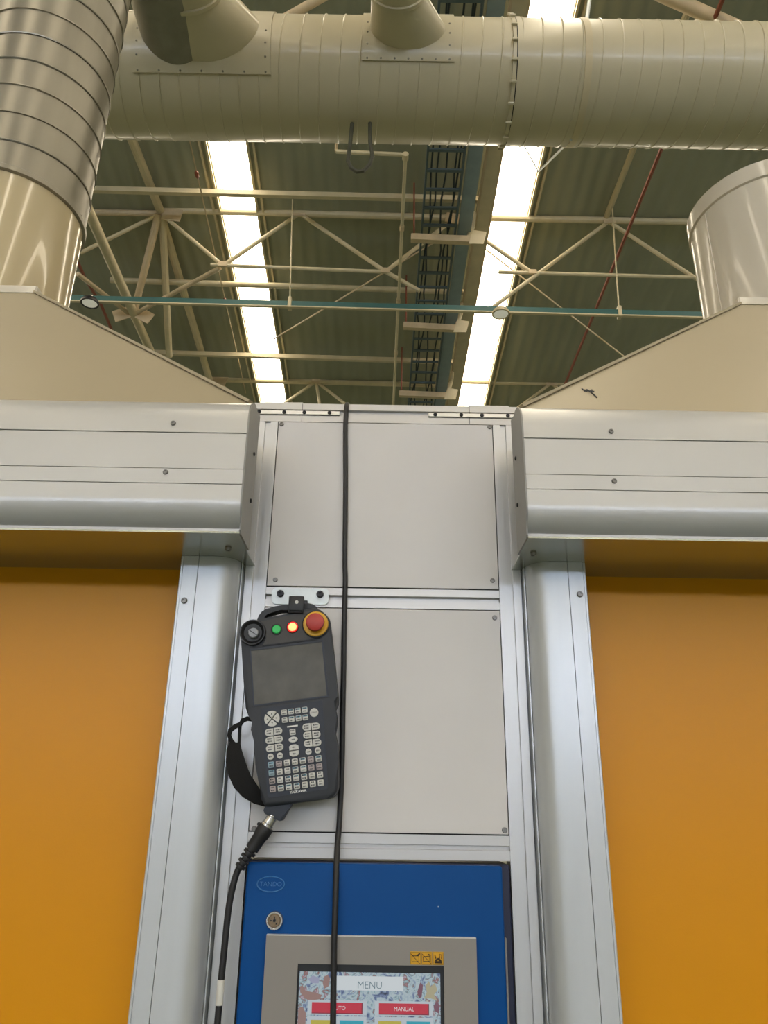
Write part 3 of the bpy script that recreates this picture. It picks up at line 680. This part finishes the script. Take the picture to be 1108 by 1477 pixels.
tpn = cb_
bz = MB()
for lo, hi in (((-0.154, 1.2115, 1.2), (-0.1085, 1.2187, 1.4375)), ((0.0925, 1.2115, 1.2), (0.138, 1.2187, 1.4375)), ((-0.1085, 1.2115, 1.4035), (0.0925, 1.2187, 1.4375)), ((-0.1085, 1.2115, 1.2), (0.0925, 1.2187, 1.235))):
    bz.box(lo, hi)
tpan = bz.build('touch_panel', 'bezel', cb_)
MB().box((-0.1540, 1.2118, 1.4372), (0.138, 1.2187, 1.4388), 0.0004, 1).build('bezel_edge', 'joint', tpan)
MB().box((-0.1095, 1.2150, 1.235), (0.0935, 1.2187, 1.4045)).build('screen_surround', 'black', tpan)
YS = 1.2148
def scr(x0, x1, z0, z1, m, k, nm): return MB().box((x0, YS - 0.00025 * k - 0.0002, z0), (x1, YS + 0.0001, z1)).build(nm, m, tpan)
scr(-0.1055, 0.0875, 1.245, 1.394, 'scr_art', 0, 'display')
scr(-0.062, 0.037, 1.3725, 1.3895, 'scr_white', 1, 'title_box')
text('MENU', 0.0125, (-0.009, YS - 0.0006, 1.3785), 'scr_text', tpan, 'title_lettering', 0.00005, off=-0.0001)
for x0, x1, tx in ((-0.0925, -0.0125, 'AUTO'), (-0.0015, 0.0775, 'MANUAL')):
    scr(x0, x1, 1.3435, 1.3605, 'scr_border', 1, 'button_frame')
    scr(x0 + 0.0055, x1 - 0.0055, 1.3448, 1.3580, 'scr_red_dark', 2, 'button_edge')
    scr(x0 + 0.0055, x1 - 0.0070, 1.3460, 1.3580, 'scr_red', 3, 'red_button')
    text(tx, 0.0068, ((x0 + x1) / 2 + (0.002 if tx == 'AUTO' else 0), YS - 0.0013, 1.3515), 'scr_pale', tpan, 'button_lettering', 0.00005)
    scr(x0, x1, 1.3160, 1.3420, 'scr_border', 1, 'button_frame')
    scr(x0 + 0.005, x0 + 0.036, 1.3190, 1.3375, 'scr_yellow', 2, 'yellow_button')
    scr(x1 - 0.036, x1 - 0.004, 1.3190, 1.3375, 'scr_cyan', 2, 'cyan_button')
for pts, m_ in (([(-0.1045, 1.376), (-0.1005, 1.3775), (-0.0965, 1.371), (-0.086, 1.3695), (-0.0735, 1.3665), (-0.0765, 1.3615), (-0.0905, 1.3595), (-0.0975, 1.3625), (-0.1035, 1.3690)], 'scr_skin'),
                ([(-0.0735, 1.3805), (-0.0715, 1.3885), (-0.0665, 1.3905), (-0.0635, 1.3860), (-0.0650, 1.3770), (-0.0710, 1.3735)], 'scr_skin'),
                ([(-0.1050, 1.3510), (-0.0995, 1.3525), (-0.0945, 1.3450), (-0.0945, 1.3300), (-0.1050, 1.3290)], 'scr_skin'),
                ([(-0.0940, 1.3850), (-0.0870, 1.3895), (-0.0780, 1.3860), (-0.0790, 1.3800), (-0.0880, 1.3800)], 'scr_lilac'),
                ([(0.0560, 1.3720), (0.0600, 1.3830), (0.0640, 1.3800), (0.0620, 1.3660), (0.0580, 1.3640)], 'scr_maroon'),
                ([(0.0650, 1.3640), (0.0690, 1.3720), (0.0670, 1.3790), (0.0720, 1.3850), (0.0745, 1.3780), (0.0800, 1.3830), (0.0835, 1.3740), (0.0790, 1.3690), (0.0830, 1.3620), (0.0740, 1.3645)], 'scr_straw'),
                ([(0.0780, 1.3560), (0.0830, 1.3620), (0.0865, 1.3560), (0.0850, 1.3470), (0.0790, 1.3500)], 'scr_maroon')):
    MB().prism(pts, lambda a, c: Vector((a, YS - 0.0003, c)), lambda a, c: Vector((a, YS, c))).build('picture_patch', m_, tpan)
for i, x in enumerate((0.0460, 0.0616, 0.0772)):
    MB().box((x, 1.2109, 1.4048), (x + 0.0150, 1.2116, 1.4208)).build('warning_label', 'label_y', tpan)
    b = MB(); yy = 1.2106; c = Vector((x + 0.0075, yy, 1.4125))
    def ln(*pts, r=0.0005): b.tube([c + Vector((p[0], 0, p[1])) * 0.001 for p in pts], r, 5)
    fr = [(-6.9, -7), (6.9, -7), (6.9, 7.2), (-6.9, 7.2), (-6.9, -7)]
    ln(*fr, r=0.0002)
    if i == 0: ln((-5, 3), (-5, -4), (4.5, -4), (4.5, 3), (-5, 3)); ln((-6.5, 5.5), (6, -6.5), r=0.00035); ln((1.5, 3), (6, 6), r=0.0009)
    elif i == 1: ln((-5, 2), (-5, -3.5), (4, -3.5), (4, 3), (-5, 2)); ln((-6.5, 5.5), (6, -6.5), r=0.00035); ln((4.5, -3.5), (4.5, 4.5), (1.5, 5), r=0.0008)
    else: ln((-5, -4), (5, -4), r=0.0016); ln((-4, -2.5), (0, 0), (4, -2.5), r=0.0014); ln((-3, 0), (-4.5, 4.5), r=0.0006); ln((2, 0), (1.5, 5.5), (5, 4.5), (4.5, 0), r=0.0006)
    b.build('pictogram', 'label_k', tpan)

# ------------------------------------------------------------------ hook bracket and hanging pendant
hk = thing('hook_bracket', 'zinc bracket plate with a black hook on the middle rail', 'hook', (-0.138, 1.25, 1.932))
pl_ = [(-0.1375 + sx * 0.0395 + 0.008 * math.cos(R(a)), 1.9330 + sz * 0.0060 + 0.008 * math.sin(R(a))) for sx, sz, a0 in ((1, 1, 0), (-1, 1, 90), (-1, -1, 180), (1, -1, 270)) for a in range(a0, a0 + 91, 18)]
MB().prism(pl_, lambda a, c: Vector((a, 1.2465, c)), lambda a, c: Vector((a, 1.2498, c))).build('plate', 'zinc', hk)
for x in (-0.1705, -0.1045): inst(BOLT_BLACK, 'bolt', rot_to(FRONT, (x, 1.2465, 1.9365)), hk)
b = MB(); b.box((-0.1485, 1.184, 1.8895), (-0.1245, 1.2470, 1.8940), 0.0008, 1); b.box((-0.1485, 1.184, 1.8895), (-0.1245, 1.1885, 1.9165), 0.0015, 2); b.box((-0.1485, 1.2425, 1.8895), (-0.1245, 1.2470, 1.925), 0.0008, 1)
b.build('hook', 'black', hk)
MB().box((-0.1478, 1.1842, 1.9163), (-0.1252, 1.1883, 1.9176), 0.0004, 1).build('worn_hook_edge', 'zinc', hk)
MB().lathe([(0.0028, 0), (0.0028, 0.0005)], (-0.1355, 1.184, 1.9065), FRONT, 14).build('hook_hole', 'white_sleeve', hk)

PO = (-0.142, 1.19, 1.796)
pd = thing('teach_pendant', 'charcoal handheld robot pendant hanging crooked from the hook', 'controller', PO, (0, -R(8.1), 0))
mm = 0.001
def L(u, v, d=0.0): return Vector((u * mm, -d * mm, v * mm))          # pendant frame: u right, v up, d out of its face
out = [(-43, 89), (-20, 91.5), (10, 93.5), (26, 96), (48, 98.5), (58, 93.5), (66, 85), (70.6, 77), (71.2, 21), (70.8, -44), (69.5, -52), (65, -60), (60.5, -69), (59.6, -80), (61, -95), (62.8, -112), (61.5, -140), (58, -172),
       (55, -180), (48.5, -186), (40, -187), (-44, -187), (-51, -184.5), (-55, -176), (-57, -150), (-59.8, -127), (-59.5, -95), (-57.5, -76), (-60.5, -66), (-66, -55), (-69.8, -43), (-69.8, 2), (-69.8, 60), (-68, 76), (-60, 86)]
b = MB(); b.prism(out, lambda u, v: L(u, v, 0), lambda u, v: L(u, v, -46))
es = [e for e in b.bm.edges if abs(e.verts[0].co.y - e.verts[1].co.y) < 1e-6]
bmesh.ops.bevel(b.bm, geom=es, offset=0.0055, segments=4, profile=0.5, affect='EDGES')
b.build('housing', 'housing', pd, 40, local=True)
def flat(poly, d0, d1, nm, m, parent=pd): return MB().prism(poly, lambda u, v: L(u, v, d1), lambda u, v: L(u, v, d0)).build(nm, m, parent, 30, local=True)
def disc(u, v, prof, nm, m, parent=pd, n=28): return MB().lathe([(r * mm, h * mm) for r, h in prof], L(u, v, 0), FRONT, n).build(nm, m, parent, 30, local=True)
flat([(-36, 48), (40, 48), (60, 55), (62, 78), (52, 93), (30, 92), (-36, 86), (-46, 84), (-30, 60)], 0, 1.0, 'head_plate', 'headplate')
sr = flat([(-57.5, -43.5), (57.5, -43.5), (57.5, 44.5), (-57.5, 44.5)], 0, 0.7, 'screen_surround', 'fascia')
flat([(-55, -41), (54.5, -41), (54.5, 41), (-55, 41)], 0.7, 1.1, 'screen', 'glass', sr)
flat([(-55.5, 41.0), (55, 41.0), (55, 42.6), (-55.5, 42.6)], 0.7, 1.6, 'screen_shade', 'black', sr)
flat([(-38, 46.3), (42, 46.3), (42, 47.5), (-38, 47.5)], 0, 1.3, 'trim_line', 'black')
kp = flat([(-47, -47.5), (47.5, -47.5), (47.2, -49), (43.5, -170), (41.5, -174), (-43, -175.5), (-45, -173)], 0, 0.7, 'keypad_plate', 'fascia')
ho = [(-46, 84), (-44.5, 92), (-41, 99), (-36, 104.5), (-29, 108), (-16, 110), (2, 111), (24, 110.5), (38, 109.5), (46, 106.5), (52, 101), (56, 92)]
hi = [(44, 90), (30, 97), (23, 99.5), (12, 102.5), (-6, 103), (-22, 102), (-29, 100), (-33, 96.5), (-35, 91), (-35, 84)]
b = MB().prism(ho + hi, lambda u, v: L(u, v, -9), lambda u, v: L(u, v, -32))
bmesh.ops.bevel(b.bm, geom=[e for e in b.bm.edges if abs(e.verts[0].co.y - e.verts[1].co.y) < 1e-6], offset=0.002, segments=2, affect='EDGES')
b.build('handle', 'housing', pd, 40, local=True)
ks = disc(-50.5, 69.4, [(20.5, -30), (20.5, 4), (19.6, 5.5), (18.2, 5.5), (14, 1.4), (0, 1.2)], 'key_switch', 'black')
b = MB().lathe([(0.0082, 0.002), (0.0078, 0.0075), (0.0068, 0.0085), (0, 0.0085)], L(-49, 67.7), FRONT, 24); b.bar(L(-49, 67.7, 5), L(-56, 73, 5), 0.003, 0.005, (0, 1, 0)); b.build('key_knob', 'key_metal', ks, 30, local=True)
flat([(-54.3, 72.8), (-43.2, 63.5), (-44, 62.4), (-55, 71.8)], 8.4, 8.9, 'key_slot', 'print', ks)
gb = disc(-13.4, 70.0, [(9.0, 0), (9.0, 2.2), (7.4, 2.6), (7.0, 1.6), (0, 1.6)], 'green_button', 'black'); disc(-13.4, 70.0, [(6.8, 0), (6.8, 3.0), (5.8, 3.8), (0, 4.2)], 'button_lens', 'green', gb)
rb = disc(11.8, 70.3, [(9.6, 0), (9.6, 2.2), (8.6, 2.8), (0, 2.8)], 'red_button', 'black'); disc(11.8, 70.3, [(8.8, 0), (8.6, 3.0), (7.6, 3.8), (0, 3.8)], 'lens_ring', 'red_ring', rb); disc(11.8, 70.3, [(6.6, 3.0), (6.4, 4.2), (5.0, 4.9), (0, 5.1)], 'button_lens', 'lit', rb)
es_ = disc(48.3, 70.3, [(21.8, -6), (21.8, 2.2), (20.6, 3.0), (0, 3.0)], 'emergency_stop', 'black', n=36); disc(48.3, 70.3, [(19.8, 2.5), (19.6, 5.0), (18.6, 5.6), (12, 5.6), (0, 5.6)], 'yellow_collar', 'yellow', es_, 36)
disc(48.3, 70.3, [(10.5, 5), (10.5, 12), (13.9, 13), (14.2, 17), (13.2, 20.5), (10, 22), (0, 22.6)], 'mushroom_head', 'red', es_, 36)

# keys
def key_mesh(kind, w_=8.8, h_=8.8, m='key'):
    b = MB()
    if kind == 'rect':
        b.box((-w_ / 2 * mm, -0.0024, -h_ / 2 * mm), (w_ / 2 * mm, 0, h_ / 2 * mm), 0.0012, 2)
    else:
        if kind == 'pill_l': poly = [(w_ / 2, -h_ / 2), (w_ / 2, h_ / 2)] + [(-w_ / 2 + h_ / 2 + h_ / 2 * math.cos(R(a)), h_ / 2 * math.sin(R(a))) for a in range(95, 266, 17)]
        elif kind == 'pill_r': poly = [(-w_ / 2, h_ / 2), (-w_ / 2, -h_ / 2)] + [(w_ / 2 - h_ / 2 + h_ / 2 * math.cos(R(a)), h_ / 2 * math.sin(R(a))) for a in range(-85, 86, 17)]
        elif kind == 'up': poly = [(-w_ / 2, -h_ / 2), (w_ / 2, -h_ / 2), (w_ / 2, h_ * 0.22), (w_ * 0.22, h_ / 2), (-w_ * 0.22, h_ / 2), (-w_ / 2, h_ * 0.22)]
        elif kind == 'down': poly = [(-w_ / 2, h_ / 2), (w_ / 2, h_ / 2), (w_ / 2, -h_ * 0.22), (w_ * 0.22, -h_ / 2), (-w_ * 0.22, -h_ / 2), (-w_ / 2, -h_ * 0.22)]
        elif kind == 'sector': poly = [(0.0, 0.9)] + [(w_ * math.cos(R(a)), w_ * math.sin(R(a))) for a in range(50, 131, 8)]
        elif kind == 'oval': poly = [(w_ / 2 * math.cos(2 * PI * k / 24), h_ / 2 * math.sin(2 * PI * k / 24)) for k in range(24)]
        b.prism(poly, lambda u, v: Vector((u * mm, -0.0022, v * mm)), lambda u, v: Vector((u * mm, 0, v * mm)))
        f = [e for e in b.bm.edges if e.verts[0].co.y < -0.002 and e.verts[1].co.y < -0.002]
        bmesh.ops.bevel(b.bm, geom=f, offset=0.0005, segments=1, affect='EDGES')
    return b.mesh('key', m, 30)
def legend_mesh(sd, w_, h_, m='print', rows=2):
    rnd = random.Random(sd); b = MB()
    for r_ in range(rows):
        v = h_ * (0.28 - 0.5 * r_ / max(1, rows - 1)) if rows > 1 else 0; u = -w_ * 0.32
        while u < w_ * 0.30:
            ww = rnd.uniform(0.7, 1.6); hh = rnd.uniform(1.3, 2.2)
            b.box((u * mm, -0.00008, (v - hh / 2) * mm), (min(u + ww, w_ * 0.36) * mm, 0, (v + hh / 2) * mm)); u += ww + rnd.uniform(0.35, 0.6)
    return b.mesh('legend', m)
LEG = [legend_mesh(i, 8.0, 8.0) for i in range(6)]
LEGW = [legend_mesh(i + 20, 10.5, 7.0, rows=2) for i in range(4)]
LEG1 = [legend_mesh(i + 40, 7.0, 6.0, rows=1) for i in range(3)]
TOPB = MB().box((-0.0034, -0.00007, 0.0012), (0.0034, 0, 0.0034)).mesh('legend_band', 'print_blue')
TOPW = MB().box((-0.0034, -0.00007, 0.0014), (0.0034, 0, 0.0034)).mesh('legend_band', 'print_white')
KS = key_mesh('rect', 8.4, 8.4); KB = key_mesh('rect', 8.8, 8.8, 'key'); KBB = key_mesh('rect', 8.8, 8.8, 'key_blue'); KBP = key_mesh('rect', 8.8, 8.8, 'key_pink')
PLm = key_mesh('pill_l', 12.4, 10.2); PRm = key_mesh('pill_r', 12.4, 10.2); CI = key_mesh('oval', 9.0, 9.0); ST = key_mesh('oval', 13.0, 13.0)
OV = key_mesh('oval', 13.6, 8.4); UPm = key_mesh('up', 13.8, 8.0); DN = key_mesh('down', 13.8, 8.0); SE = key_mesh('sector', 11.4)
def key(me, u, v, legend=None, rot=0.0, band_=None):
    k = inst(me, 'key', Matrix.Translation(L(u, v, 0.7)) @ Matrix.Rotation(rot, 4, 'Y'), pd, True)
    if legend: inst(legend, 'legend', Matrix.Translation((0, -0.00245 if me not in () else 0, 0)) @ Matrix.Rotation(-rot, 4, 'Y'), k, True)
    if band_: inst(band_, 'legend_band', Matrix.Translation((0, -0.00245, 0)), k, True)
    return k
ARROW = MB().prism([(-0.0012, 0.0058), (0.0012, 0.0058), (0, 0.0082)], lambda u, v: Vector((u, -0.0001, v)), lambda u, v: Vector((u, 0, v))).mesh('arrow', 'print')
for q in range(4):
    k = key(SE, -30.4, -64.6, None, R(90 * q)); inst(ARROW, 'arrow', Matrix.Translation((0, -0.0023, 0)), k, True)
for i in range(4):
    for j in range(2): key(KS, -11.6 + 10.35 * i, -58.0 - 11.2 * j, LEG[(i + 3 * j) % 6], 0, TOPB if i else None)
k = key(ST, 33.0, -63.8)
text('START', 0.0034, L(33.0, -63.8, 3.1), 'print', pd, 'key_lettering', 0.00004, local=True)
for j in range(3):
    key(PLm, -36.2, -84.0 - 11.65 * j, LEGW[j]); key(PRm, -22.7, -83.7 - 11.7 * j, LEGW[(j + 1) % 4])
    key(PLm, 19.9, -83.5 - 11.75 * j, LEGW[(j + 2) % 4]); key(PRm, 33.6, -83.9 - 11.75 * j, LEGW[(j + 3) % 4])
for u, v in ((-36.5, -119.0), (-22.7, -119.1), (19.6, -119.1), (33.4, -118.9)): key(CI, u, v, LEG1[int(abs(u)) % 3])
flat([(-9, -80.4), (7, -80.4), (7, -78.4), (-9, -78.4)], 0.7, 0.85, 'label_bar', 'print_white')
key(KB, -1.4, -88.1, LEG[1]); key(OV, -1.4, -98.8, LEG1[1]); key(UPm, -1.4, -109.9, LEG1[2]); key(DN, -1.6, -119.0, LEG1[0])
pal = [[KBB, KBP, KB, KB, KB, KBP, KB], [KBB, KB, KB, KB, KB, KBP, KBP], [KBP, KB, KB, KB, KB, KB, KB], [KBP, KB, KB, KB, KB, KB, KB]]
bnd = [[TOPB, None, None, None, TOPB, None, TOPB], [TOPB, TOPW, None, TOPB, TOPB, None, None], [None, TOPW, TOPB, TOPB, TOPB, TOPW, TOPW], [None, TOPB, TOPB, TOPB, None, TOPW, TOPW]]
for r_ in range(4):
    for c in range(7): key(pal[r_][c], -36.6 + 11.68 * c, -130.4 - 11.3 * r_, LEG[(r_ * 7 + c * 3) % 6], 0, bnd[r_][c])
text('YASKAWA', 0.0050, L(-0.5, -172.0, 0.8), 'print_white', pd, 'brand_lettering', 0.00004, local=True, off=0.00012)
inst(legend_mesh(77, 12.5, 3, 'print_white', 1), 'legend', Matrix.Translation(L(-35, -173.2, 0.6)) , pd, True)
# strap, tail and plug
def ribbon(pts, ws, t, nm, m, parent=pd):
    b = MB(); P = [Vector(p) for p in pts]; rows = []
    for i, p in enumerate(P):
        d = (P[min(i + 1, len(P) - 1)] - P[max(i - 1, 0)]).normalized(); s_ = Vector((-d.z, 0, d.x)) * ws[i] * mm / 2; n = Vector((0, t * mm / 2, 0))
        rows.append([p - s_ - n, p + s_ - n, p + s_ + n, p - s_ + n, p - s_ - n])
    b.grid(rows); b.bm.faces.new([b.bm.verts[i] for i in range(0)]) if False else None
    bmesh.ops.remove_doubles(b.bm, verts=b.bm.verts[:], dist=1e-6); bmesh.ops.holes_fill(b.bm, edges=b.bm.edges[:])
    return b.build(nm, m, parent, 50, local=True)
st = ribbon([L(-91, -90, -18), L(-92.5, -100, -16), L(-91.5, -115, -14), L(-88, -132, -13), L(-82, -148, -14), L(-73, -161, -17), L(-62, -173, -22), L(-50, -181, -28)], [16, 22, 27, 29, 29, 27, 20, 13], 4.5, 'hand_strap', 'webbing')
ribbon([L(-54, -62, -22), L(-62, -60, -20), L(-70, -57.5, -18), L(-77, -59.5, -17), L(-82, -66, -17), L(-83.5, -78, -18), L(-85, -93, -19)], [5, 6, 7, 7, 5, 4, 4], 3, 'webbing_loop', 'webbing', st)
ribbon([L(-79, -64, -15), L(-88, -67, -14), L(-96, -72, -14), L(-98.5, -79, -15), L(-96, -87, -17), L(-92, -93, -18)], [6, 7, 7, 6, 6, 7], 3, 'webbing_loop', 'webbing', st)
tl = MB().prism([(-50, -184), (-10, -184), (-14, -190), (-28, -208), (-32, -208.5), (-52, -196), (-54, -191)], lambda u, v: L(u, v, -8), lambda u, v: L(u, v, -34))
bmesh.ops.bevel(tl.bm, geom=[e for e in tl.bm.edges if abs(e.verts[0].co.y - e.verts[1].co.y) < 1e-6], offset=0.003, segments=2, affect='EDGES')
tl.build('cable_outlet', 'fascia', pd, 40, local=True)
ax = (L(-56, -217, -20) - L(-42, -200, -20)).normalized()
MB().lathe([(0.0085, 0), (0.0095, 0.001), (0.0095, 0.004), (0.0080, 0.005), (0.0080, 0.015), (0.0092, 0.016), (0.0092, 0.020)], L(-40, -198, -20), ax, 28).build('plug_ring', 'steel', pd, 30, local=True)
WP = W[pd.name]
q0 = WP @ L(-51.5, -213, -20)

cbp = thing('pendant_cable', 'black pendant cable with ribbed boot hanging beside the blue cabinet', 'cable', q0)
boot_end = Vector((-0.1985, 1.212, 1.5225)); dv = (boot_end - q0); Lb = dv.length; dv.normalize()
prof = [(0.0105, 0), (0.0115, 0.003), (0.0115, 0.013), (0.0102, 0.018), (0.0098, 0.030)]
h = 0.033
while h < Lb - 0.004:
    f_ = (h - 0.03) / (Lb - 0.03); r_ = 0.0100 - 0.0026 * f_
    prof += [(r_, h), (r_, h + 0.0036), (r_ - 0.0034, h + 0.0040), (r_ - 0.0034, h + 0.0068)]; h += 0.0072
prof += [(0.0055, Lb)]
MB().lathe(prof, q0, dv, 20).build('strain_relief', 'rubber', cbp)
def smooth(pts, n=8):
    P = [Vector(p) for p in pts]; o = []
    for i in range(len(P) - 1):
        a, b, c, d = P[max(i - 1, 0)], P[i], P[i + 1], P[min(i + 2, len(P) - 1)]
        for k in range(n):
            t = k / n; o.append(0.5 * ((2 * b) + (c - a) * t + (2 * a - 5 * b + 4 * c - d) * t * t + (3 * b - a - 3 * c + d) * t ** 3))
    return o + [P[-1]]
cpts = smooth([boot_end - dv * 0.01, boot_end + dv * 0.004, (-0.2055, 1.212, 1.501), (-0.2095, 1.212, 1.471), (-0.2110, 1.212, 1.423), (-0.2120, 1.212, 1.382), (-0.2122, 1.212, 1.345), (-0.2120, 1.212, 1.29), (-0.209, 1.212, 1.22), (-0.205, 1.212, 1.05), (-0.203, 1.215, 0.7), (-0.203, 1.225, 0.012)])
MB().tube(cpts, 0.0046, 12).build('cable', 'rubber', cbp, 60)
MB().lathe([(0.0049, 0), (0.0051, 0.001), (0.0051, 0.029), (0.0049, 0.030)], (-0.2121, 1.212, 1.353), (0, 0, 1), 16).build('cable_marker', 'white_sleeve', cbp)

hc = smooth([(-0.060, 2.4, 1.9), (-0.062, 1.7, 2.21), (-0.066, 1.38, 2.312), (-0.0690, 1.30, 2.311), (-0.0705, 1.268, 2.3065), (-0.0718, 1.2475, 2.296), (-0.0722, 1.2435, 2.275), (-0.0720, 1.2435, 2.237), (-0.0683, 1.2435, 2.134), (-0.065, 1.2435, 2.0), (-0.063, 1.2435, 1.957), (-0.0622, 1.2435, 1.876), (-0.0608, 1.243, 1.818), (-0.0598, 1.243, 1.753), (-0.0583, 1.242, 1.666), (-0.0590, 1.239, 1.59),
             (-0.0605, 1.233, 1.556), (-0.0605, 1.221, 1.53), (-0.0598, 1.212, 1.505), (-0.0592, 1.2068, 1.45), (-0.0590, 1.2063, 1.421), (-0.057, 1.2063, 1.335), (-0.055, 1.2063, 1.242), (-0.052, 1.207, 1.0), (-0.05, 1.21, 0.5), (-0.05, 1.22, 0.012)])
tag(MB().tube(hc, 0.0043, 12).build('hanging_cable', 'rubber', None, 60), 'long dark cable draped over the column top, down past the pendant', 'cable')
